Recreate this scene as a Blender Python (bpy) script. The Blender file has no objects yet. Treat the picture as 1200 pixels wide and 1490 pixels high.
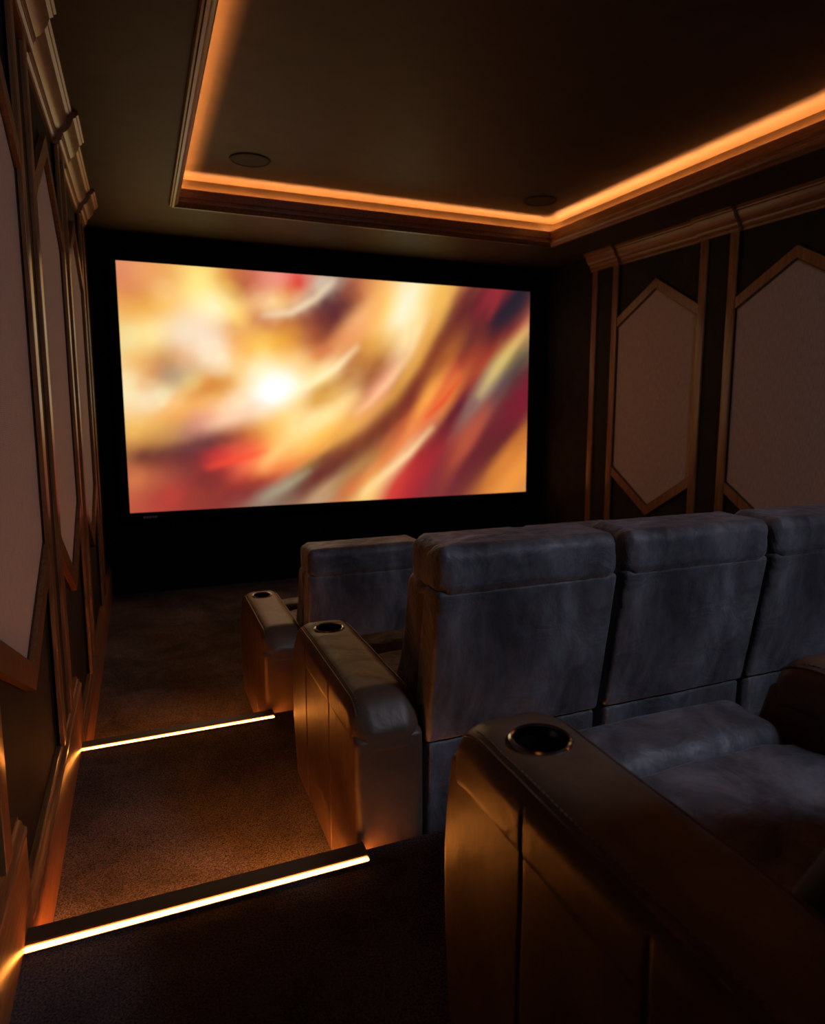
import bpy, bmesh, math, random
import numpy as np
from mathutils import Vector, Matrix, noise
random.seed(7)
C = bpy.context.scene
COL = C.collection

# ------------------------------------------------------------------ units
# Lengths are worked out in units of the camera's height above the rear platform (1 unit = 1.25 m);
# x runs along the rows, y towards the screen, z up; z = -1 is the rear platform's carpet.
S = 1.25
def W(p): return Vector((p[0]*S, p[1]*S, (p[2]+1.0)*S))
Z_TOP, Z_MID, Z_LOW = -1.0, -1.197, -1.394
Y_E1, Y_E2 = 1.375, 2.562          # platform edges
X_L, X_R, Y_F, Y_B = -0.268, 3.285, 5.30, -0.90
Z_C, Z_U = 1.12, 1.265             # soffit, tray ceiling

# ------------------------------------------------------------------ camera
def cam_axes(yaw, pit, rol):
    f = Vector((math.sin(yaw)*math.cos(pit), math.cos(yaw)*math.cos(pit), math.sin(pit)))
    r = f.cross(Vector((0, 0, 1))).normalized(); u = r.cross(f)
    c, s = math.cos(rol), math.sin(rol)
    return r*c+u*s, u*c-r*s, f
cd = bpy.data.cameras.new('camera'); cam = bpy.data.objects.new('camera', cd); COL.objects.link(cam)
r_, u_, f_ = cam_axes(.405001, -.137877, .004053)
cam.matrix_world = Matrix(((r_.x, u_.x, -f_.x, 0), (r_.y, u_.y, -f_.y, 0), (r_.z, u_.z, -f_.z, 1.0*S), (0, 0, 0, 1)))
cd.sensor_fit = 'AUTO'; cd.sensor_width = 36.0; cd.lens = 996.68/1490*36.0
cd.shift_x = -33.3/1490; cd.shift_y = -22.59/1490
cd.clip_start = .02
cd.dof.use_dof = True; cd.dof.focus_distance = 2.2; cd.dof.aperture_fstop = 3.2
C.camera = cam

# ------------------------------------------------------------------ world, lights, exposure
w = bpy.data.worlds.new('world'); C.world = w; w.use_nodes = True
w.node_tree.nodes['Background'].inputs[0].default_value = (0.01, 0.012, 0.02, 1)
w.node_tree.nodes['Background'].inputs[1].default_value = 0.0
C.view_settings.view_transform = 'Standard'; C.view_settings.look = 'None'
C.view_settings.exposure = 0.0; C.view_settings.gamma = 1.0; C.view_settings.use_curve_mapping = False
COVE_E, STEP_E, UNDER_E, SCREEN_E, REAR_FILL_E = 250.0, 32.0, 950.0, 1.16, 32.0
def area(name, loc, target, sx, sy, power, col):
    l = bpy.data.lights.new(name, 'AREA'); l.shape = 'RECTANGLE'; l.size = sx*S; l.size_y = sy*S
    l.energy = power; l.color = col
    o = bpy.data.objects.new(name, l); COL.objects.link(o); o.location = W(loc)
    o.rotation_euler = (W(target)-W(loc)).to_track_quat('-Z', 'Y').to_euler(); return o
# added cool area lamp behind the rear row, unseen, lights the chair backs
area('rear_cool_fill', (1.75, -.58, 1.08), (1.35, 1.0, -.7), .35, .35, REAR_FILL_E, (.72, .80, 1.0))

# ------------------------------------------------------------------ materials
def mat(name):
    m = bpy.data.materials.new(name); m.use_nodes = True
    nt = m.node_tree; return m, nt, nt.nodes['Principled BSDF']
def N(nt, t, **k):
    n = nt.nodes.new(t)
    for a, b in k.items():
        if a.startswith('_'): setattr(n, a[1:], b)
        else: n.inputs[a].default_value = b
    return n
def ramp(nt, fac, stops):
    r = nt.nodes.new('ShaderNodeValToRGB'); e = r.color_ramp.elements
    while len(e) < len(stops): e.new(.5)
    for q, (p, c) in zip(e, stops): q.position = p; q.color = (*c, 1)
    nt.links.new(fac, r.inputs[0]); return r.outputs[0]
def coords(nt, scale=(1, 1, 1), kind='Object'):
    t = nt.nodes.new('ShaderNodeTexCoord'); m = nt.nodes.new('ShaderNodeMapping'); m.inputs['Scale'].default_value = scale
    nt.links.new(t.outputs[kind], m.inputs[0]); return m.outputs[0]
def nz(nt, vec, scale, detail=3, rough=.5, dist=0):
    n = N(nt, 'ShaderNodeTexNoise', Scale=scale, Detail=detail, Roughness=rough, Distortion=dist)
    nt.links.new(vec, n.inputs['Vector']); return n.outputs['Fac']
def bump(nt, h, strength, dist, prev=None):
    b = N(nt, 'ShaderNodeBump', Strength=strength, Distance=dist); nt.links.new(h, b.inputs['Height'])
    if prev: nt.links.new(prev, b.inputs['Normal'])
    return b.outputs[0]
def simple(name, col, rough, spec=.5, var=.25, scale=6, bs=0, bscale=80):
    m, nt, b = mat(name); v = coords(nt)
    c = ramp(nt, nz(nt, v, scale), [(.3, [q*(1-var) for q in col]), (.7, [q*(1+var) for q in col])])
    nt.links.new(c, b.inputs['Base Color']); b.inputs['Roughness'].default_value = rough
    b.inputs['Specular IOR Level'].default_value = spec
    if bs: nt.links.new(bump(nt, nz(nt, v, bscale), bs, .002), b.inputs['Normal'])
    return m
def m_velvet():
    m, nt, b = mat('slate_velvet'); v = coords(nt)
    big = nz(nt, coords(nt, (1, 1, .45)), 5.5, 5, .68, .35)
    c = ramp(nt, big, [(.36, (.045, .045, .053)), (.5, (.105, .105, .121)), (.66, (.20, .20, .228))])
    nt.links.new(c, b.inputs['Base Color'])
    r = ramp(nt, big, [(.35, (.62,)*3), (.65, (.42,)*3)]); nt.links.new(r, b.inputs['Roughness'])
    b.inputs['Specular IOR Level'].default_value = .35
    b.inputs['Sheen Weight'].default_value = .35; b.inputs['Sheen Roughness'].default_value = .35
    b.inputs['Sheen Tint'].default_value = (.75, .8, 1, 1)
    n1 = bump(nt, nz(nt, v, 9, 4, .6, .8), .65, .02)
    n2 = bump(nt, nz(nt, v, 420, 2), .25, .001, n1)
    nt.links.new(n2, b.inputs['Normal']); return m
def m_leather():
    m, nt, b = mat('brown_grey_leather'); v = coords(nt)
    c = ramp(nt, nz(nt, v, 5, 4, .6), [(.3, (.088, .057, .040)), (.7, (.145, .100, .072))])
    nt.links.new(c, b.inputs['Base Color'])
    b.inputs['Roughness'].default_value = .40; b.inputs['Specular IOR Level'].default_value = .36
    n1 = bump(nt, nz(nt, v, 8, 3, .55, .5), .35, .012)
    vo = N(nt, 'ShaderNodeTexVoronoi', Scale=330.0); nt.links.new(v, vo.inputs['Vector'])
    n2 = bump(nt, vo.outputs['Distance'], .18, .0006, n1)
    nt.links.new(n2, b.inputs['Normal']); return m
def m_carpet():
    m, nt, b = mat('charcoal_carpet'); v = coords(nt)
    a = ramp(nt, nz(nt, v, 2.6, 5, .6, .6), [(.36, (.55,)*3), (.64, (1.25,)*3)])
    f = ramp(nt, nz(nt, v, 190, 3, .8), [(.36, (.018, .017, .019)), (.64, (.235, .21, .21))])
    mx = nt.nodes.new('ShaderNodeMix'); mx.data_type = 'RGBA'; mx.blend_type = 'MULTIPLY'; mx.inputs[0].default_value = 1
    nt.links.new(f, mx.inputs[6]); nt.links.new(a, mx.inputs[7]); nt.links.new(mx.outputs[2], b.inputs['Base Color'])
    b.inputs['Roughness'].default_value = 1; b.inputs['Specular IOR Level'].default_value = .1
    n1 = bump(nt, nz(nt, v, 3.2, 4, .6), .5, .03)
    n2 = bump(nt, nz(nt, v, 210, 3, .8), 1.0, .010, n1)
    nt.links.new(n2, b.inputs['Normal']); return m
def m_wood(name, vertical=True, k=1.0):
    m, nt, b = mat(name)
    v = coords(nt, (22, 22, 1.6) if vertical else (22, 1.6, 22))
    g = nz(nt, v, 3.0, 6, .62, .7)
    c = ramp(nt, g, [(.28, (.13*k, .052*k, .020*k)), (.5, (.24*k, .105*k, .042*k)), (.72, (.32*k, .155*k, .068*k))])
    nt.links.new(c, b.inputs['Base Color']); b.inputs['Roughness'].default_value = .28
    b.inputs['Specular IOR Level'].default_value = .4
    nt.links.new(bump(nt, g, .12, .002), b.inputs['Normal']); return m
def m_fabric():
    m, nt, b = mat('taupe_linen'); v = coords(nt)
    hs = []
    for d in ('Y', 'Z'):
        wv = N(nt, 'ShaderNodeTexWave', Scale=62.0, Distortion=2.5, Detail=2.0); wv.bands_direction = d
        wv.inputs['Detail Scale'].default_value = 3.0
        nt.links.new(v, wv.inputs['Vector']); hs.append(wv.outputs['Fac'])
    ad = nt.nodes.new('ShaderNodeMath'); ad.operation = 'MULTIPLY'; nt.links.new(hs[0], ad.inputs[0]); nt.links.new(hs[1], ad.inputs[1])
    slub = nz(nt, coords(nt, (1, 230, 16)), 1.2, 4, .6)
    mix = nt.nodes.new('ShaderNodeMath'); mix.operation = 'MULTIPLY_ADD'; mix.inputs[1].default_value = .35
    nt.links.new(ad.outputs[0], mix.inputs[0]); nt.links.new(slub, mix.inputs[2])
    c = ramp(nt, mix.outputs[0], [(.32, (.27, .21, .185)), (.80, (.62, .50, .45))])
    nt.links.new(c, b.inputs['Base Color']); b.inputs['Roughness'].default_value = .95
    b.inputs['Specular IOR Level'].default_value = .1; b.inputs['Sheen Weight'].default_value = .7; b.inputs['Sheen Roughness'].default_value = .42
    b.inputs['Sheen Tint'].default_value = (1, .86, .70, 1)
    nt.links.new(bump(nt, ad.outputs[0], .5, .0015), b.inputs['Normal']); return m
def m_emit(name, col, st):
    m, nt, b = mat(name); b.inputs['Base Color'].default_value = (.6, .5, .4, 1)
    b.inputs['Emission Color'].default_value = (*col, 1); b.inputs['Emission Strength'].default_value = st; return m
def m_screen():
    m, nt, b = mat('projected_picture'); a = nt.nodes.new('ShaderNodeVertexColor'); a.layer_name = 'picture'
    b.inputs['Base Color'].default_value = (.02, .02, .02, 1); b.inputs['Roughness'].default_value = .8
    nt.links.new(a.outputs['Color'], b.inputs['Emission Color']); b.inputs['Emission Strength'].default_value = SCREEN_E; return m
def m_metal(name, col, rough):
    m, nt, b = mat(name); b.inputs['Metallic'].default_value = 1; b.inputs['Roughness'].default_value = rough
    v = coords(nt); c = ramp(nt, nz(nt, v, 12), [(.3, [q*.85 for q in col]), (.7, col)]); nt.links.new(c, b.inputs['Base Color']); return m

M = dict(velvet=m_velvet(), leather=m_leather(), carpet=m_carpet(), wood=m_wood('stained_oak'), woodh=m_wood('stained_oak_lengthwise', False),
         woodshade=m_wood('shaded_oak_lengthwise', False, .55),
         fabric=m_fabric(), paint=simple('olive_black_paint', (.022, .020, .016), .7, .12),
         ceil=simple('dark_bronze_ceiling_paint', (.060, .045, .026), .55, .14, .12),
         black=simple('black_velvet', (.004, .004, .004), .9, .1), blackwall=simple('black_wall_paint', (.004, .004, .004), .8, .08),
         trim=simple('dark_bronze_trim', (.06, .038, .026), .45, .4), screen=m_screen(),
         led=m_emit('amber_led', (1, .29, .042), STEP_E), led2=m_emit('amber_led_soft', (1, .27, .045), UNDER_E), ledc=m_emit('amber_led_cove', (1, .345, .095), COVE_E),
         ring=m_metal('dark_chrome', (.55, .53, .5), .16), cup=simple('black_plastic', (.006, .006, .006), .25, .5),
         grille=simple('bronze_speaker_mesh', (.035, .028, .018), .7, .2, .1, 20, .4, 600), thread=simple('tan_thread', (.22, .16, .10), .7),
         badge=simple('grey_badge', (.30, .30, .30), .5))

# ------------------------------------------------------------------ mesh helpers
def smoothstep(t): t = max(0, min(1, t)); return t*t*(3-2*t)
class MB:
    def __init__(s): s.v, s.f = [], []
    def add(s, vs, fs):
        o = len(s.v); s.v += [tuple(q) for q in vs]; s.f += [tuple(i+o for i in f) for f in fs]; return s
    def box(s, x0, x1, y0, y1, z0, z1):
        vs = [(x, y, z) for x in (x0, x1) for y in (y0, y1) for z in (z0, z1)]
        return s.add(vs, [(0, 1, 3, 2), (4, 6, 7, 5), (0, 4, 5, 1), (2, 3, 7, 6), (0, 2, 6, 4), (1, 5, 7, 3)])
    def bbox(s, x0, x1, y0, y1, z0, z1, r=.003): return s.rbox((x0, y0, z0), (x1, y1, z1), r, 2, 99)
    def rbox(s, a, b, r, n=4, step=.03, cuts=((), (), ()), f=None):
        ax = []
        for i in range(3):
            lo, hi = a[i]+r, b[i]-r
            c = [lo-r*math.tan(math.radians(45*(1-k/n))) for k in range(n)] + [lo]
            if hi-lo > 1e-6:
                m = max(1, int(round((hi-lo)/step)))
                c += [lo+(hi-lo)*k/m for k in range(1, m)] + [q for q in cuts[i] if lo < q < hi] + [hi]
            c += [hi+r*math.tan(math.radians(45*k/n)) for k in range(1, n+1)]
            ax.append(sorted(c))
        idx, vs, fs = {}, [], []
        def V(i, j, k):
            key = (i, j, k)
            if key not in idx:
                p = (ax[0][i], ax[1][j], ax[2][k])
                q = [min(max(p[t], a[t]+r), b[t]-r) for t in range(3)]
                d = Vector([p[t]-q[t] for t in range(3)])
                d = d.normalized()*r if d.length > 1e-9 else d
                o = (q[0]+d.x, q[1]+d.y, q[2]+d.z)
                if f: o = f(*o)
                idx[key] = len(vs); vs.append(o)
            return idx[key]
        nx, ny, nz_ = [len(q)-1 for q in ax]
        for i in range(nx):
            for j in range(ny):
                fs += [(V(i, j, 0), V(i, j+1, 0), V(i+1, j+1, 0), V(i+1, j, 0)), (V(i, j, nz_), V(i+1, j, nz_), V(i+1, j+1, nz_), V(i, j+1, nz_))]
        for i in range(nx):
            for k in range(nz_):
                fs += [(V(i, 0, k), V(i+1, 0, k), V(i+1, 0, k+1), V(i, 0, k+1)), (V(i, ny, k), V(i, ny, k+1), V(i+1, ny, k+1), V(i+1, ny, k))]
        for j in range(ny):
            for k in range(nz_):
                fs += [(V(0, j, k), V(0, j, k+1), V(0, j+1, k+1), V(0, j+1, k)), (V(nx, j, k), V(nx, j+1, k), V(nx, j+1, k+1), V(nx, j, k+1))]
        return s.add(vs, fs)
    def tube(s, path, r, n=8, closed=False):
        P = [Vector(p) for p in path]; vs, fs = [], []; m = len(P)
        up = Vector((0, 0, 1))
        for i, p in enumerate(P):
            t = (P[(i+1) % m]-P[i-1]) if closed else (P[min(i+1, m-1)]-P[max(i-1, 0)])
            t.normalize(); a = t.cross(up)
            if a.length < .2: a = t.cross(Vector((1, 0, 0)))
            a.normalize(); b = t.cross(a)
            vs += [p+a*(r*math.cos(2*math.pi*k/n))+b*(r*math.sin(2*math.pi*k/n)) for k in range(n)]
        for i in range(m if closed else m-1):
            for k in range(n):
                j = (i+1) % m; fs.append((i*n+k, i*n+(k+1) % n, j*n+(k+1) % n, j*n+k))
        if not closed: fs += [tuple(range(n)), tuple((m-1)*n+k for k in reversed(range(n)))]
        return s.add(vs, fs)
    def lathe(s, prof, c, n=40):     # prof: (radius, z) ; about vertical axis at c
        vs = [(c[0]+r*math.cos(2*math.pi*k/n), c[1]+r*math.sin(2*math.pi*k/n), c[2]+z) for r, z in prof for k in range(n)]
        fs = [(i*n+k, i*n+(k+1) % n, (i+1)*n+(k+1) % n, (i+1)*n+k) for i in range(len(prof)-1) for k in range(n)]
        return s.add(vs, fs)
    def extrude(s, poly, fn, t0, t1):   # poly: 2D points; fn(u, v, t) -> 3D
        n = len(poly)
        vs = [fn(u, v, t0) for u, v in poly]+[fn(u, v, t1) for u, v in poly]
        fs = [(i, (i+1) % n, n+(i+1) % n, n+i) for i in range(n)]+[tuple(range(n)), tuple(range(2*n-1, n-1, -1))]
        return s.add(vs, fs)
    def build(s, name, m, parent=None, smooth=False, kind=None, label=None):
        me = bpy.data.meshes.new(name)
        vs = [W(v) for v in s.v]
        if parent is not None:
            o = parent.matrix_world.translation if parent.parent is None else (parent.parent.location if parent.parent.parent is None else parent.parent.parent.location)
            vs = [v-o for v in vs]
        me.from_pydata(vs, [], s.f); bm = bmesh.new(); bm.from_mesh(me); bmesh.ops.recalc_face_normals(bm, faces=bm.faces); bm.to_mesh(me); bm.free()
        if smooth:
            me.shade_smooth()
            try: me.set_sharp_from_angle(angle=math.radians(38))
            except Exception: pass
        me.materials.append(m); ob = bpy.data.objects.new(name, me); COL.objects.link(ob)
        if parent is not None: ob.parent = parent
        if kind: ob['kind'] = kind
        if label: ob['label'] = label
        return ob
def tag(o, label, cat, group=None):
    o['label'] = label; o['category'] = cat
    if group: o['group'] = group
    return o
def thing(name, loc, label, cat, group=None):
    o = bpy.data.objects.new(name, None); COL.objects.link(o); o.location = W(loc); o.empty_display_size = .1
    bpy.context.view_layer.update(); return tag(o, label, cat, group)
def copy_tree(o, parent=None):
    c = o.copy(); COL.objects.link(c); c.parent = parent
    for ch in list(o.children): copy_tree(ch, c)
    return c

# ------------------------------------------------------------------ room shell
m = MB()
poly = [(Y_B, -1.6), (Y_B, Z_TOP), (Y_E1-.012, Z_TOP), (Y_E1-.004, Z_TOP-.006), (Y_E1-.002, Z_MID), (Y_E2-.012, Z_MID), (Y_E2-.004, Z_MID-.006),
        (Y_E2-.002, Z_LOW), (Y_F, Z_LOW), (Y_F, -1.6)]
m.extrude(poly, lambda u, v, t: (t, u, v), X_L, X_R)
m.build('floor', M['carpet'], kind='structure')
wl = MB().box(X_L-.08, X_L, Y_B, Y_F+.08, -1.6, 1.35).build('wall_left', M['paint'], kind='structure')
wr = MB().box(X_R, X_R+.08, Y_B, Y_F+.08, -1.6, 1.35).build('wall_right', M['paint'], kind='structure')
wf = MB().box(X_L, X_R, Y_F, Y_F+.08, -1.6, 1.35).build('wall_front', M['blackwall'], kind='structure')
wb = MB().box(X_L-.08, X_R+.08, Y_B-.08, Y_B, -1.6, 1.35).build('wall_back', M['paint'], kind='structure')
# ceiling with a raised tray: the soffit ring, the trough behind the lip and the tray's own ceiling
OX0, OX1, OY0, OY1 = .262, 2.750, -.35, 4.355
RW = .055
c = MB()
def ring(mb, x0, x1, y0, y1, X0, X1, Y0, Y1, z0, z1):   # hole x0..y1 in a slab X0..Y1
    mb.box(X0, x0, Y0, Y1, z0, z1); mb.box(x1, X1, Y0, Y1, z0, z1); mb.box(x0, x1, Y0, y0, z0, z1); mb.box(x0, x1, y1, Y1, z0, z1)
ring(c, OX0-.006, OX1+.006, OY0-.006, OY1+.006, X_L, X_R, Y_B, Y_F, Z_C, 1.15)
ring(c, OX0-RW, OX1+RW, OY0-RW, OY1+RW, X_L, X_R, Y_B, Y_F, 1.15, Z_U)
c.box(X_L, X_R, Y_B, Y_F, Z_U, Z_U+.06)
c.build('ceiling', M['ceil'], kind='structure')
# wooden moulding round the tray: (d outwards from the opening, z)
prof = [(.010, 1.2), (0, 1.2), (0, 1.152), (.004, 1.147), (.004, 1.132), (-.002, 1.127), (.0, 1.116), (.008, 1.108), (.018, 1.104), (.023, 1.098), (.034, 1.097), (.038, 1.103), (.045, 1.104), (.050, 1.110), (.050, Z_C), (.010, Z_C)]
def frame_sweep(mb, profile, x0, x1, y0, y1):
    n = len(profile)
    cor = [((x0, y0), (-1, -1)), ((x1, y0), (1, -1)), ((x1, y1), (1, 1)), ((x0, y1), (-1, 1))]
    vs = [(cx+sx*d, cy+sy*d, z) for (cx, cy), (sx, sy) in cor for d, z in profile]
    return vs, cor
tm = frame_sweep(None, prof, OX0, OX1, OY0, OY1)[0]; n = len(prof)
mould_parts = []
for side, (i, j) in enumerate(((0, 1), (1, 2), (2, 3), (3, 0))):
    mb = MB(); vs = tm[i*n:(i+1)*n]+tm[j*n:(j+1)*n]
    mb.add(vs, [(k, (k+1) % n, n+(k+1) % n, n+k) for k in range(n)]+[tuple(range(n)), tuple(range(2*n-1, n-1, -1))])
    mould_parts.append(mb)
tr = mould_parts[2].build('trim_1', M['woodshade'], kind='structure', smooth=True)  # front run: shade on its unlit face is put into this darker wood
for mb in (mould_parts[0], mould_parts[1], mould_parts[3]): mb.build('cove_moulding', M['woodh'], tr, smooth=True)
# LED strips lying in the trough
cl = thing('cove_light', (1.5, OY1+.045, 1.165), 'amber LED strip light hidden behind the wooden lip of the ceiling tray', 'cove light')
zl0, zl1 = 1.174, 1.182
d0, d1 = .040, .050
MB().box(OX0-.02, OX1+.02, OY1+d0, OY1+d1, zl0, zl1).build('light_strip', M['ledc'], cl)
MB().box(OX0-.02, OX1+.02, OY0-d1, OY0-d0, zl0, zl1).build('light_strip', M['ledc'], cl)
MB().box(OX0-d1, OX0-d0, OY0-.02, OY1+.02, zl0, zl1).build('light_strip', M['ledc'], cl)
MB().box(OX1+d0, OX1+d1, OY0-.02, OY1+.02, zl0, zl1).build('light_strip', M['ledc'], cl)
mbs = MB()
ring(mbs, OX0-d0-.001, OX1+d0+.001, OY0-d0-.001, OY1+d0+.001, OX0-.052, OX1+.052, OY0-.052, OY1+.052, 1.15, 1.1735)
mbs.build('channel', M['trim'], cl)

# ------------------------------------------------------------------ baseboards
def baseboard(side, y0, y1, ztop, zbot, first):
    x = X_L if side == 'left' else X_R; s = 1 if side == 'left' else -1
    t = .024
    pr = [(0, zbot), (t, zbot), (t, ztop-.048), (t-.003, ztop-.044), (t-.003, ztop-.040), (t+.002, ztop-.036), (t+.002, ztop-.026), (t-.004, ztop-.020), (t-.006, ztop-.012), (t-.011, ztop-.008), (t-.012, ztop), (0, ztop)]
    mb = MB().extrude(pr, lambda u, v, q: (x+s*u, q, v), y0, y1)
    return mb.build('baseboard_'+side if first is None else 'baseboard', M['woodh'], first, smooth=True, kind='structure' if first is None else None)
for side in ('left', 'right'):
    b0 = baseboard(side, 1.44, 2.66, Z_MID+.215, Z_LOW, None)
    baseboard(side, Y_B, 1.44, Z_TOP+.205, Z_MID, b0)
    baseboard(side, 2.66, Y_F, Z_LOW+.215, Z_LOW-.02, b0)

# ------------------------------------------------------------------ wall joinery
CR = [(0, .992), (.010, .992), (.012, 1.006), (.019, 1.010), (.019, 1.020), (.024, 1.026), (.026, 1.036), (.036, 1.043), (.047, 1.056), (.058, 1.076), (.064, 1.094), (.074, 1.099), (.076, 1.106), (.083, 1.109), (.083, Z_C), (0, Z_C)]
def bar(mb, p, q, wd, x0, x1):      # a flat bar between two (y,z) points, mitred square, thickness x0..x1
    a, b = Vector(p), Vector(q); d = (b-a).normalized(); nn = Vector((-d.y, d.x))*wd/2
    pts = [a+nn, b+nn, b-nn, a-nn]
    mb.extrude([(v.x, v.y) for v in pts], lambda u, v, t: (t, u, v), x0, x1)
def hex_outline(yc, zt, zb, dst, dsb, hw): return [(yc-hw, zt-dst), (yc, zt), (yc+hw, zt-dst), (yc+hw, zb+dsb), (yc, zb), (yc-hw, zb+dsb)]
def wall_joinery(side, bays, pilasters, crown_end, stile_bottom, labels):
    left = side == 'left'
    xw, s = (X_L, 1) if left else (X_R, -1)
    wall = wl if left else wr
    X = lambda t: xw+s*t
    # bay infill board, pilaster boards, stiles and crown: pieces of the wall
    for (a, b) in pilasters:
        mb = MB(); x0, x1 = sorted((X(-.002), X(.010))); mb.box(x0, x1, a, b, -1.39, .995)
        mb.build('pilaster_panel', M['paint'], wall)
        for y0, y1 in ((a, a+.060), (b-.060, b)):
            zb = max(stile_bottom((y0+y1)/2), -1.39)
            x0, x1 = sorted((X(0), X(.022)))
            MB().bbox(x0, x1, y0, y1, zb, .996, .0025).build('stile', M['wood'], wall, smooth=True)
    # crown: plain runs and break-fronts over the pilasters
    segs = []; y = Y_B
    for (a, b) in sorted(pilasters):
        if a > y: segs.append((y, a-.012, 0))
        segs.append((a-.012, min(b+.012, crown_end) if b > crown_end-.2 else b+.012, .021)); y = b+.012
    first = None
    for (a, b, off) in segs:
        pr = [(0, CR[0][1])]+[(u+off, v) for u, v in CR[:-1]]+[(0, Z_C)]
        mb = MB().extrude(pr, lambda u, v, t: (X(u), t, v), a, b)
        mb.build('crown_moulding', M['woodh'], wall, smooth=True)
    # hexagonal acoustic panels
    for (yc, zt, zb, dst, dsb), lab in zip(bays, labels):
        hw = .40
        root = thing('acoustic_panel', (X(0), yc, (zt+zb)/2), lab, 'wall panel', 'hexagonal acoustic panels on the side walls')
        o = hex_outline(yc, zt, zb, dst, dsb, hw)
        wd = .056
        gt = wd*math.sqrt(1+(dst/hw)**2); gb = wd*math.sqrt(1+(dsb/hw)**2)
        inn = [(o[0][0], o[0][1]-gt), (yc, zt-gt), (o[2][0], o[2][1]-gt), (o[3][0], o[3][1]+gb), (yc, zb+gb), (o[5][0], o[5][1]+gb)]
        xa, xb = sorted((X(.001), X(.020)))
        for k in (0, 1, 3, 4):
            q = [o[k], o[k+1], inn[k+1], inn[k]]
            MB().extrude(q, lambda u, v, t: (t, u, v), xa, xb).build('frame_rail', M['wood'], root)
        xa, xb = sorted((X(.0), X(.005)))
        fi = [(y_*.995+yc*.005, z_) for y_, z_ in inn]
        MB().extrude(fi, lambda u, v, t: (t, u, v), xa, xb).build('fabric_face', M['fabric'], root)
        xa, xb = sorted((X(.0), X(.0075)))
        for k in range(6):   # thin dark shadow-gap bead round the fabric
            p0, p1 = Vector(inn[k]), Vector(inn[(k+1) % 6]); ce = Vector((yc, (zt+zb)/2))
            a0 = p0+(ce-p0).normalized()*.010; a1 = p1+(ce-p1).normalized()*.010
            MB().extrude([tuple(p0), tuple(p1), tuple(a1), tuple(a0)], lambda u, v, t: (t, u, v), xa, xb).build('inner_bead', M['trim'], root)
def bb_top(y): return (Z_TOP+.20) if y < 1.44 else (Z_MID+.21 if y < 2.66 else Z_LOW+.21)
wall_joinery('left', [(1.72, .87, -.655, .22, .20), (2.81, .895, -.705, .24, .22), (3.90, .862, -.755, .22, .22)],
             [(-.16, .13+.10), (1.03, 1.32), (2.12, 2.41), (3.21, 3.50), (4.30, 4.60)], 4.63, bb_top,
             ['nearest and largest hexagonal grey fabric panel on the left wall', 'middle hexagonal taupe fabric panel on the left wall', 'hexagonal taupe fabric panel on the left wall closest to the screen'])
wall_joinery('right', [(3.835, .835, -.795, .22, .245), (2.735, .835, -.795, .22, .245), (1.645, .835, -.795, .22, .245)],
             [(-.16, .13), (.95, 1.23), (2.05, 2.33), (3.14, 3.435), (4.24, 4.55)], 4.60, bb_top,
             ['hexagonal brown fabric panel on the right wall nearer the screen', 'hexagonal brown fabric panel on the right wall above the middle row, further from the screen', 'hexagonal brown fabric panel on the right wall beside the rear row'])

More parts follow.
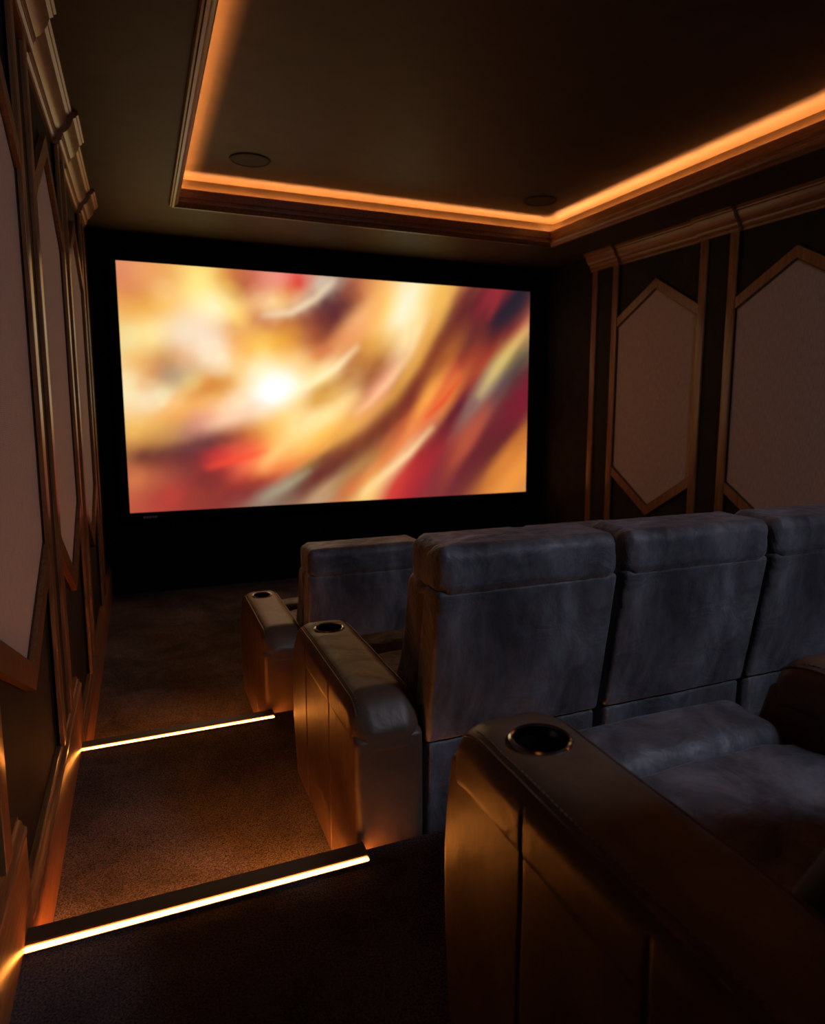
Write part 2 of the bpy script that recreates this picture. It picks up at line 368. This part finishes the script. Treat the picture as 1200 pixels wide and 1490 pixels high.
# ------------------------------------------------------------------ projection screen
SX0, SX1, SZ0, SZ1, SY = -.099, 3.117, -.790, .931, 5.235
scr = thing('projection_screen', (1.5, SY+.03, SZ0-.06), 'large wide projection screen showing blurred gold and crimson swirls on the black front wall', 'screen')
STROKES=[
    ([(0.521, 0.702), (0.469, 0.608), (0.402, 0.53), (0.336, 0.468)], 0.0186, 'fce8b8', 0.75),
    ([(0.665, 0.805), (0.655, 0.695), (0.609, 0.566), (0.555, 0.455), (0.519, 0.408)], 0.0201, 'f4c090', 0.8),
    ([(0.777, 0.974), (0.73, 0.811), (0.674, 0.632), (0.609, 0.487), (0.519, 0.345), (0.432, 0.254)], 0.0402, 'e8a850', 0.55),
    ([(0.806, 0.946), (0.763, 0.798), (0.707, 0.602), (0.637, 0.423), (0.541, 0.265), (0.452, 0.143), (0.383, 0.038)], 0.0495, '6a2a20', 0.6),
    ([(0.789, 0.588), (0.731, 0.44), (0.664, 0.31), (0.59, 0.182), (0.499, 0.043)], 0.0309, 'e07838', 0.7),
    ([(0.799, 0.572), (0.745, 0.448), (0.702, 0.382)], 0.0139, 'd84028', 0.8),
    ([(0.717, 0.333), (0.655, 0.212), (0.59, 0.117), (0.535, 0.032)], 0.0216, 'f6d098', 0.85),
    ([(0.991, 0.816), (0.929, 0.678), (0.879, 0.558), (0.854, 0.49)], 0.0263, 'ccb068', 0.8),
    ([(0.637, 0.678), (0.573, 0.581), (0.512, 0.532), (0.468, 0.485)], 0.0495, '985228', 0.5),
    ([(0.514, 0.943), (0.471, 0.834), (0.437, 0.741)], 0.0464, '58282c', 0.55),
    ([(0.584, 0.905), (0.53, 0.763), (0.453, 0.637)], 0.0402, 'e8985c', 0.45),
    ([(0.296, 0.475), (0.353, 0.521)], 0.0557, 'fefcfc', 0.7),
    ([(0.288, 0.453), (0.225, 0.395), (0.172, 0.352)], 0.034, 'f0c8a8', 0.5),
    ([(0.301, 0.244), (0.237, 0.21), (0.168, 0.177)], 0.0216, 'ec4a30', 0.75),
    ([(0.52, 0.47), (0.45, 0.393), (0.383, 0.332), (0.316, 0.228), (0.291, 0.169)], 0.0402, 'fcd488', 0.55),
    ([(0.397, 0.147), (0.347, 0.088), (0.289, 0.032)], 0.017, 'a09478', 0.7),
    ([(0.572, 0.216), (0.5, 0.124), (0.43, 0.034)], 0.0201, 'a87c48', 0.6),
    ([(0.464, 0.981), (0.422, 0.902), (0.365, 0.838), (0.302, 0.817)], 0.0201, 'ecd4b0', 0.75),
    ([(0.239, 0.306), (0.156, 0.28), (0.061, 0.241), (0.005, 0.229)], 0.0309, '603030', 0.5),
    ([(0.283, 0.154), (0.364, 0.18), (0.432, 0.254)], 0.0278, 'e8803c', 0.5),
    ([(0.191, 0.918), (0.226, 0.824), (0.248, 0.784)], 0.0216, 'f6d478', 0.5),
    ([(0.978, 0.965), (0.907, 0.809)], 0.068, '24202c', 0.6),
    ([(0.911, 0.974), (0.876, 0.864)], 0.0186, '902c30', 0.6),
    ([(0.994, 0.596), (0.932, 0.474), (0.861, 0.27), (0.801, 0.102)], 0.0402, '602028', 0.5),
    ([(0.88, 0.423), (0.82, 0.238), (0.781, 0.172)], 0.0309, 'a84a38', 0.6),
    ([(0.124, 0.509), (0.087, 0.424), (0.05, 0.368)], 0.0216, 'eea048', 0.4),
    ([(0.221, 0.54), (0.168, 0.51), (0.131, 0.466)], 0.0309, 'cc8038', 0.5)]
def picture(mb_n):
    pts = SCREEN_DATA
    P, K = [], []
    for i in range(0, len(pts), 12):
        e = pts[i:i+12]; P.append((int(e[:3])/1000*1.87, int(e[3:6])/1000)); K.append([int(e[6+2*j:8+2*j], 16)/255 for j in range(3)])
    P, K = np.array(P), np.array(K); K = np.where(K < .04045, K/12.92, ((K+.055)/1.055)**2.4)
    nx, ny = mb_n
    U, V = np.meshgrid(np.linspace(0, 1.87, nx+1), np.linspace(0, 1, ny+1)); Q = np.stack([U.ravel(), V.ravel()], 1)
    D = Q[:, None, :]-P[None]
    u, v = Q[:, 0]/1.87, Q[:, 1]
    ang = np.radians(np.interp(u+.12*(1-v), [.15, .40, .55, .70, .82, 1], [14, 26, 44, 62, 55, 48]))
    amt = np.interp(u+.45*(.45-v), [.2, .42, .6, .8], [.1, .8, 1.9, 2.2])
    ca, sa = np.cos(ang)[:, None], np.sin(ang)[:, None]
    al = (D[..., 0]*ca+D[..., 1]*sa)/(1+amt[:, None]); ac = -D[..., 0]*sa+D[..., 1]*ca
    d2 = al**2+ac**2
    sg = np.sort(d2, 1)[:, 1:3].mean(1)[:, None]+.00035
    wt = np.exp(-d2/sg*1.25)+1e-9
    col = (wt[..., None]*K[None]).sum(1)/wt.sum(1)[:, None]
    img = col.reshape(ny+1, nx+1, 3)
    for pl, wd, hx, alp in STROKES:
        k = np.array([int(hx[2*j:2*j+2], 16)/255 for j in range(3)]); k = np.where(k < .04045, k/12.92, ((k+.055)/1.055)**2.4)
        best = np.full(len(Q), 9.0); pp = [np.array((x*1.87, y)) for x, y in pl]
        L = [0]
        for a_, b_ in zip(pp, pp[1:]): L.append(L[-1]+np.linalg.norm(b_-a_))
        tt = np.zeros(len(Q))
        for n_, (a_, b_) in enumerate(zip(pp, pp[1:])):
            ab = b_-a_; t = np.clip(((Q-a_)@ab)/(ab@ab), 0, 1); dd = np.linalg.norm(Q-a_-t[:, None]*ab, axis=1)
            m_ = dd < best; best = np.where(m_, dd, best); tt = np.where(m_, (L[n_]+t*np.linalg.norm(ab))/L[-1], tt)
        taper = np.sin(np.pi*np.clip(tt*.8+.1, 0, 1))**.7
        wgt = (alp*np.exp(-(best/(wd*.75))**2)*taper).reshape(ny+1, nx+1, 1)
        img = img*(1-wgt)+k*wgt
    for _ in range(2):
        p = np.pad(img, ((1, 1), (1, 1), (0, 0)), 'edge')
        img = (p[1:-1, 1:-1]*2+p[:-2, 1:-1]+p[2:, 1:-1]+p[1:-1, :-2]+p[1:-1, 2:])/6
    return img
SCREEN_DATA = """010982d08060008912d07850005814e0a050013708e0d8a0010608e8b868008529f0e0b0049966e09860040909d88a58046868cf8a40040796e8a850046732f0d080064727f5e0a0047661ecc070057603d89050086590b08058100568a89078098634cc9458077963dd9250094902f0c080074842e8ac50114961e0a050103824efc068112752e8d0b0143769ecd4b4141696eed6b8132636e8b080131577c0a080141532e8cc78154931f5d878169896f8e090191862f8eac0214828f8eebc178970f5dd80209967e0a850223910f0c860241838f5d070253802eeba60188744ead0b8187669f5e4c8201610f8e8c8220739e8b880236763d89048251688e89838296706fccc58242627f0bc60325716e0a040350679eba23c389736c07840228977c06838256973a84838247913b06838279932c06848308958d87868295881f0c088327854f8d8a0348895e8b060370966d84038396977c83030341985e8988a370920c86030386884e8c8a0426935d8b898448976c8b098293798b86840277827d89060326793c06a40368820a058304038318840384258806a30304479145830384468355c2c2c4117778a4030441756904830359757d08830441685c06848409619e8a858366617fcd890303614fce8a8322537fcf4f4281552fcecc8240550f0c880208549d89850176518d08038386547fce8b0435580f0d890430524c89848441956b8a8984628965a30304808505a2830448800703028430743a05028490962803c38521942b868405129018a4830502781d88850558955e09058557866eca868525807f0b078474723dd9058438665d07840460618f0c898428560f8dca0492668d89860446593f4d090595959efb458576852f5bc60614896f8dc80652958eae4c8647875f2ecd0623832f5e8c0696963f4dc90681821fbe6a8613774f5d080571770f0b455721950e8b050751961e8b458771981e0a050736876e8b458716824e0a050701764d89848662736fce0a0642668f4d49c594715d89a4a557704d08838510685c07838570631a05c28510612a05c305565728c4828487562a86030613599f0b088594549eca080570490f0a878546489b87858463496f0c070500480fbdc98672669e0a850657593c88840632524a06028613473a868307016719848206815948a40206625337c3020672483742c207979758a38307829146020287518106a2c28726723883c248038315820288289364c1c24886969882830902988902c34865897702028845818502024935948221c2897996224202a919877251c28975882301c28898805381c268197296a3028772700a05828752639a85a287276129c4c28814677702c248566797c2c289107537a24209538008a3028986839c06850987794d89860954729d09850922665ccb060900611b4a468868547a080688474858c5c58982740606040955667585040978614402428934594584840912521604048968523702028986468781828857627b04428814616a83c2883157398402c783606b84830794554c06830773484d07030752536d04830732466d84830722526e09040702466f0a048815484602030018518e8c890020467f0e4b8064468ece0c0048526d89048103535b89870091475f0dca0019409e8b880013335f0c060054371edb860100408ee9f45135438f0a858152484dc9850184515d08838215515dc9c50183461f0b870218423fad8b0251470fce4c0313494fefafa347510fcf4f0386511fcecc0430544f0d080443512b87838408479d8a050443455d09038363439fcdc88300423fce4c8258400f0c8a8213384f0b890181385e8a078157362d89080134355c88a68099356d09858079311b88048042312c88c48012291c88848125309905c50163301704040195292683030228314a85838261345c88038303376f0b858332335f8cc70384358fce0a8433382fcdc98437325f8b850397301fcc878331271f8b858298312e09040260290c86038235267c848380112468a50300472446c3828096234603030147247582830039215783828088197803830122210703030178222b83030201213d84038242227ec5840276249f46848309224f8a050275185f08048309191f8a858361221f8b860405252fcb850441275e09840249163e86048295160f07840338174e87840382187c080404222018a5c304452176a3828008149d07848045139b86040086151a04838133140783030193167882c2c176137682828232116982c28295112a03830274129a03428334141c05838359107908068395153806838440151682c28403103602828006089b86040055085a04030092066b83c3413107090342c19107280302c2400687c2c28281080783028298046988878328076a09478315045806050358041603030425051b89068444075d0a070016035b04838072037a83c3413003988382c231037883a38436490d8a048477482f4c068463425fcd898431376fce0a0444326f8c060430253f0b058509458e8a860527491c07850555475ec9c78589517e89880532408e8a058499350f0b450461285d89040569450b87048613492985828642518905028588408904c28545341a05c304982759850284432118848284241626830304792096c38285312576a34245743066c30206123916c2824652450782428632331983c28593263b45c30677476b85c30702511e09040727503eca048702451ec9040667373e48038642313d87038722425d84c2c747468d04c2c697373d86038773512d87838753442d07838722364c88860622271d07048667295d89870642235ecb888602151f0c088568101f5c468539043f0d080578178b87840602220b46838545197a07040516148a87c484690929c7850432044a8907844211164302c46915160302a506097c06838520045d08850492047b868408045229038307944516020287743895c1c287483286c20287122678820286822169c2428702144a8282c651121b83030617045c83830592021c03c34661041a028307120637c28347540427028307332058a28307541597c2c30785184984030806246a84830832308b45840859398a04838874451804840858496907868879528a094788374427040489134885840409694706c1c309813787420289143886c24289483246020288762896420288491996020249042335820248171106828308611346c2c24840035803830883068c07030916131c87830950175d88038977239c47030984136dc8838962062e89038917028d88840986003c08048977277a86028"""
nx, ny = 260, 140
img = picture((nx, ny))
vs = [(SX0+(SX1-SX0)*i/nx, SY, SZ0+(SZ1-SZ0)*j/ny) for j in range(ny+1) for i in range(nx+1)]
fs = [(j*(nx+1)+i, j*(nx+1)+i+1, (j+1)*(nx+1)+i+1, (j+1)*(nx+1)+i) for j in range(ny) for i in range(nx)]
so = MB().add(vs, fs).build('screen_surface', M['screen'], scr)
at = so.data.color_attributes.new('picture', 'FLOAT_COLOR', 'POINT')
at.data.foreach_set('color', np.concatenate([img.reshape(-1, 3), np.ones(((nx+1)*(ny+1), 1))], 1).astype('f').ravel())
so.data.update()
fw = .062; y0, y1 = SY-.016, SY+.03
MB().bbox(SX0-fw, SX1+fw, y0, y1, SZ1, SZ1+fw, .004).build('frame_rail', M['black'], scr)
MB().bbox(SX0-fw, SX1+fw, y0, y1, SZ0-fw, SZ0, .004).build('frame_rail', M['black'], scr)
MB().bbox(SX0-fw, SX0, y0, y1, SZ0+.001, SZ1-.001, .004).build('frame_rail', M['black'], scr)
MB().bbox(SX1, SX1+fw, y0, y1, SZ0+.001, SZ1-.001, .004).build('frame_rail', M['black'], scr)
MB().box(SX0-.01, SX1+.01, SY+.004, SY+.02, SZ0-.01, SZ1+.01).build('backing', M['black'], scr)
bx = SX0+.085
mbb = MB()
for k in range(5): mbb.bbox(bx+k*.019, bx+k*.019+.014, y0-.002, y0+.002, SZ0-.040, SZ0-.026, .001)
mbb.build('maker_badge', M['badge'], scr, label='small grey maker badge on the lower screen frame')

# ------------------------------------------------------------------ ceiling speakers
for (sx, sy, lab) in ((.604, 3.92, 'round flush ceiling speaker in the tray, left one above the screen'), (2.40, 3.935, 'round flush ceiling speaker in the tray, right one near the cove corner'),
                      ):
    sp = thing('ceiling_speaker', (sx, sy, Z_U), lab, 'speaker', 'flush ceiling speakers')
    MB().lathe([(0.0001, -.005), (.05, -.0055), (.092, -.005), (.094, -.0005)], (sx, sy, Z_U), 40).build('grille', M['grille'], sp, smooth=True)
    MB().lathe([(.094, 0), (.094, -.006), (.098, -.008), (.105, -.006), (.108, 0)], (sx, sy, Z_U), 40).build('rim', M['grille'], sp, smooth=True)

# ------------------------------------------------------------------ stair nosings with LED line
def nosing(ye, z, lab):
    x0, x1 = X_L+.0245, .412
    r = thing('stair_nosing', ((x0+x1)/2, ye, z), lab, 'step light', 'lit stair nosings')
    # profile: flat top, raised lip, drop nose
    pr = [(-.040, -.004), (-.040, .007), (-.036, .009), (.004, .009), (.009, .005), (.010, -.046), (.0075, -.046), (.0070, -.018), (.002, -.018), (.001, -.004)]
    MB().extrude(pr, lambda u, v, t: (t, ye+u, z+v), x0, x1).build('nosing_trim', M['trim'], r, smooth=False)
    MB().bbox(x0, x1, ye-.0520, ye-.0405, z-.004, z+.0045, .001).build('light_strip', M['led'], r, smooth=True, label='glowing amber light line')
    MB().box(x0, x1, ye-.0565, ye-.0537, z-.004, z+.003).build('channel_edge', M['trim'], r)
    MB().box(x0+.002, x1-.002, ye-.0005, ye+.0066, z-.0462, z-.040).build('light_strip', M['led2'], r)
    MB().box(x1, x1+.004, ye-.0565, ye+.008, z-.006, z+.008).build('end_cap', M['trim'], r)
    return r
nosing(Y_E1, Z_TOP, 'nearer dark stair nosing with amber light line at the rear platform edge')
nosing(Y_E2, Z_MID, 'farther dark stair nosing with amber light line beside the front row armrest')

# ------------------------------------------------------------------ recliner seats
WS = .49
def fold(x, y, z, amp, f=16): return amp*noise.noise(Vector((x*f+3, y*f*1.0, z*f)))
def make_arm(root, ox, oy, oz, zs, L=.665, side=-1, bow=.042, seams=(.50, .235)):
    """armrest of width .165 whose inner face is at ox (side -1: arm lies to the left)"""
    xa, xb = (ox-.165, ox-.002) if side < 0 else (ox+.002, ox+.165)
    H = .530*zs
    def shp(x, y, z):
        ly, lz = y-oy, z-oz
        t = lz/H
        if ly > L*.5: y += bow*math.sin(math.pi*min(1, max(0, t*1.05)))**1.2*smoothstep((ly-L*.72)/(L*.28))   # bowed front
        z -= .018*smoothstep((ly-(L-.12))/.12)**2*smoothstep((t-.6)/.4)                       # soft front corner
        z -= .045*smoothstep((.10-ly)/.10)**2*smoothstep((t-.6)/.4)                           # rounder rear corner
        return x, y, z
    def body(x, y, z):
        x, y2, z2 = shp(x, y, z); ly = y-oy; lz = z-oz
        if x < xa+.02 or x > xb-.02:
            sgn = 1 if x < (xa+xb)/2 else -1
            g = max(*[math.exp(-((ly-q)/.0032)**2) for q in seams])
            x += sgn*.0065*g
            x -= sgn*.0022*math.sin(math.pi*min(1, max(0, lz/H)))*(1+fold(x, ly, lz, .9, 9))
        return x, y2, z2
    cy = [oy+c0+k*.0022 for c0 in seams for k in range(-4, 5)]
    arm = MB().rbox((xa, oy, oz+.012), (xb, oy+L, oz+H-.048), .016, 4, .022, ((), cy, ()), body).build('armrest', M['leather'], root, True)
    def pad(x, y, z):
        x, y2, z2 = shp(x, y, z); lx = (x-(xa+xb)/2)/.082; ly = y-oy; lz = (z-oz-H+.128)/.128
        z2 += .004*max(0, 1-lx*lx)*max(0, lz)+fold(x, y, z, .0022, 11)*max(0, lz)
        if x < xa+.012 or x > xb-.012:
            g = max(math.exp(-((ly-q)/.0032)**2) for q in seams)*smoothstep((H-.022-(z-oz))/.03)
            x += (1 if x < CX else -1)*.006*g
        dd = math.hypot(x-CX, y-CY); z2 -= .0045*math.exp(-(dd/.055)**4)*max(0, lz)
        return x, y2, z2
    CX, CY = (xa+xb)/2-.004*side*-1, oy+L-.132
    pb = MB().rbox((xa-.003, oy-.002, oz+H-.128), (xb+.001, oy+L+.003, oz+H), .047, 8, .012, ((), cy, ()), pad).build('arm_pad', M['leather'], arm, True)
    # cut the cup hole
    top = pad(CX, CY, oz+H)[2]
    cut = MB().lathe([(.0001, -.06), (.0405, -.06), (.0405, .05), (.0001, .05)], (CX, CY, top), 48).build('cutter', M['cup'], arm)
    md = pb.modifiers.new('hole', 'BOOLEAN'); md.operation = 'DIFFERENCE'; md.object = cut; md.solver = 'EXACT'
    bpy.context.view_layer.update()
    me = bpy.data.meshes.new_from_object(pb.evaluated_get(bpy.context.evaluated_depsgraph_get()))
    pb.modifiers.clear(); pb.data = me; bpy.data.objects.remove(cut)
    me.materials.clear(); me.materials.append(M['leather'])
    try: me.set_sharp_from_angle(angle=math.radians(50))
    except Exception: pass
    MB().lathe([(.0385, -.012), (.0385, -.004), (.0375, .0005), (.0385, .0035), (.0415, .0045), (.0445, .0025), (.0448, -.002), (.0402, -.004), (.0400, -.012), (.0385, -.012)], (CX, CY, top), 56).build('cup_ring', M['ring'], arm, True)
    MB().lathe([(.0001, -.052), (.033, -.052), (.0366, -.048), (.0388, -.011)], (CX, CY, top), 48).build('cup_well', M['cup'], arm, True)
    # piping along the outer top edge, round the front and down
    e = .0088*1.0
    rr_ = .047; q2 = rr_*(1-math.sqrt(.5))-.0008
    for side_x, sg in ((xa-.003, 1), (xb+.001, -1)):
        pth = []
        for k in range(46):
            y = oy+.03+(L-.03-rr_)*k/46; pth.append(pad(side_x+sg*q2, y, oz+H-q2))
        for k in range(7):
            a = math.radians(9*k); h = (rr_+.0008)*math.cos(a)/math.sqrt(2)
            pth.append(pad(side_x+sg*(rr_-h), oy+L+.003-rr_+(rr_+.0008)*math.sin(a), oz+H-rr_+h))
        MB().tube(pth, .0024, 6).build('piping', M['leather'], arm, True)
    st = MB()
    for k in range(60):
        y = oy+.03+(L-.08)*k/60; p = pad(xa+.018, y, oz+H-.0075)
        st.bbox(p[0]-.0008, p[0]+.0008, p[1], p[1]+.0055, p[2]-.0006, p[2]+.0011, .0004)
    o = st.build('stitching', M['thread'], arm); o['kind'] = 'stuff'
    return arm
def make_seat(name, x, y, z, lab, group, zb=1.0, zs=1.0, dome=1.0):
    root = thing(name, (x+WS/2, y+.3, z), lab, 'recliner', group)
    sh = lambda zz: -.17*max(0, zz-.405)
    e = .004; w0, w1 = x+e, x+WS-e
    T = .884*zb                      # back top height
    sT = T-.105                      # seam height
    def g(fn):
        return lambda X, Y, Z: fn(X-x, Y-y, Z-z, X, Y, Z)
    def endf(lx): return smoothstep((abs(lx-WS/2)-WS/2+.06)/.06)   # 1 at the two ends
    def back_f(lx, ly, lz, X, Y, Z):
        b = .010*math.sin(math.pi*max(0, min(1, (lx-e)/(WS-2*e))))**.5*math.sin(math.pi*max(0, min(1, (lz-.40)/(sT-.40))))**.5 if ly < .04 else 0
        f_ = fold(lx, ly, lz, .0028, 9)+fold(lx, ly, lz*.4, .0016, 34)
        return X, Y+sh(lz)-b+f_, Z
    MB().rbox((w0, y, z+.405), (w1, y+.085, z+sT+.004), .012, 4, .013, f=g(back_f)).build('back_panel', M['velvet'], root, True)
    def cush_f(lx, ly, lz, X, Y, Z):
        u = max(0, min(1, (lx-e)/(WS-2*e)))
        b = .030*math.sin(math.pi*u)**.6*math.sin(math.pi*max(0, min(1, (lz-.38)/(sT-.36))))**.6 if ly > .15 else 0
        return X+fold(lx, ly, lz, .003, 12), Y+sh(lz)+b+fold(lx, ly, lz, .004, 11)+(.10*(1-smoothstep((lz-.36)/.3)) if ly > .15 else 0)*.6, Z
    MB().rbox((w0, y+.080, z+.38), (w1, y+.205, z+sT+.015), .034, 5, .018, f=g(cush_f)).build('back_cushion', M['velvet'], root, True)
    def roll_f(lx, ly, lz, X, Y, Z):
        en = endf(lx); ph = math.atan2(lz-(sT+.05), ly-.09)
        r = 1+.050*math.sin(lx*170+ph*1.8)*en*(.6+.8*noise.noise(Vector((lx*40, ph, 2))))+.020*noise.noise(Vector((lx*28, ph*3, 0)))
        cy, cz = .09, sT+.048
        dy, dz = (ly-cy)*r, (lz-cz)*r
        k = 1+.02*(1-en)
        return X-(.002*en*(1 if lx > WS/2 else -1)), y+cy+dy*k+sh(sT+.05), z+cz+dz*k
    MB().rbox((w0, y+.000, z+sT-.010), (w1, y+.186, z+T), .032, 8, .009, f=g(roll_f)).build('head_roll', M['velvet'], root, True)
    def skirt_f(lx, ly, lz, X, Y, Z):
        en = endf(lx); dn = smoothstep((.40-lz)/.25)
        return X, Y+.006*math.sin(lx*230)*en*(1-.6*dn)+fold(lx, ly, lz, .003, 10), Z
    MB().rbox((w0+.004, y+.008, z+.010), (w1-.004, y+.10, z+.402), .012, 3, .014, f=g(skirt_f)).build('rear_skirt', M['velvet'], root, True)
    MB().rbox((w0, y+.10, z+.02), (w1, y+.655, z+.318), .012, 3, .06).build('seat_base', M['velvet'], root, True)
    def seat_f(lx, ly, lz, X, Y, Z):
        u = max(0, min(1, lx/WS)); v = max(0, min(1, (ly-.16)/.44))
        t = max(0, (lz-.32)/.10)
        return X, Y, Z+dome*t*(.022*math.sin(math.pi*u)**.5*math.sin(math.pi*v)**.5+fold(lx, ly, 0, .012, 8)+fold(lx*.6, ly*1.6, 3, .009, 17))
    MB().rbox((w0, y+.16, z+.315), (w1, y+.598, z+.405), .030, 6, .014, f=g(seat_f)).build('seat_cushion', M['velvet'], root, True)
    def leg_f(lx, ly, lz, X, Y, Z):
        u = max(0, min(1, lx/WS)); t = max(0, (lz-.33)/.09)
        return X, Y, Z+t*(.010*math.sin(math.pi*u)**.5+fold(lx, ly, 0, .004, 14))
    MB().rbox((w0, y+.596, z+.300), (w1, y+.750, z+.422), .042, 7, .014, f=g(leg_f)).build('leg_roll', M['velvet'], root, True)
    MB().rbox((w0+.004, y+.66, z+.04), (w1-.004, y+.735, z+.305), .016, 3, .03).build('footrest', M['velvet'], root, True)
    for fx in (w0+.02, w1-.05):
        MB().bbox(fx, fx+.03, y+.14, y+.60, z-.0005, z+.022, .003).build('foot', M['cup'], root)
    return root
# middle row: first seat carries the aisle arm
YM, YR, YFr = 1.388, .222, 2.582
PITCH = .505
mid = make_seat('recliner_seat', .570, YM, Z_MID, 'slate velvet recliner of the middle row, nearest the aisle, with leather armrest', 'recliners of the middle row')
plain = copy_tree(mid)
a_mid = make_arm(mid, .570, YM, Z_MID, 1.0)
names = ['slate velvet recliner of the middle row, second from the aisle, seen from behind', 'slate velvet recliner of the middle row, third from the aisle, at the right edge',
         'slate velvet recliner of the middle row, fourth from the aisle']
for k, nm in enumerate(names):
    o = plain if k == 0 else copy_tree(plain)
    o.location.x = mid.location.x+(k+1)*PITCH*S; o['label'] = nm
fr = make_seat('recliner_seat', .556, YFr, Z_LOW, 'slate velvet recliner of the front row nearest the aisle, with cup holder arm', 'recliners of the front row', zb=.94)
frp = copy_tree(fr)
make_arm(fr, .560, YFr, Z_LOW, .963)
for k, nm in enumerate(['middle slate velvet recliner of the front row, only its top edge showing', 'slate velvet recliner of the front row farthest from the aisle, top edge showing']):
    o = frp if k == 0 else copy_tree(frp)
    o.location.x = fr.location.x+(k+1)*PITCH*S; o['label'] = nm
rr = make_seat('recliner_seat', .572, YR, Z_TOP, 'nearest slate velvet recliner in the rear row, behind the big foreground armrest', 'recliners of the rear row')
rr2 = copy_tree(rr); rr2.location.x += (WS+.175)*S; rr2['label'] = 'rear row recliner at the right edge, behind the dark rounded armrest'
make_arm(rr, .570, YR, Z_TOP, 1.02, bow=.022, seams=(.448, .22))
make_arm(rr2, .570+WS+.175, YR, Z_TOP, 1.02, bow=.045)
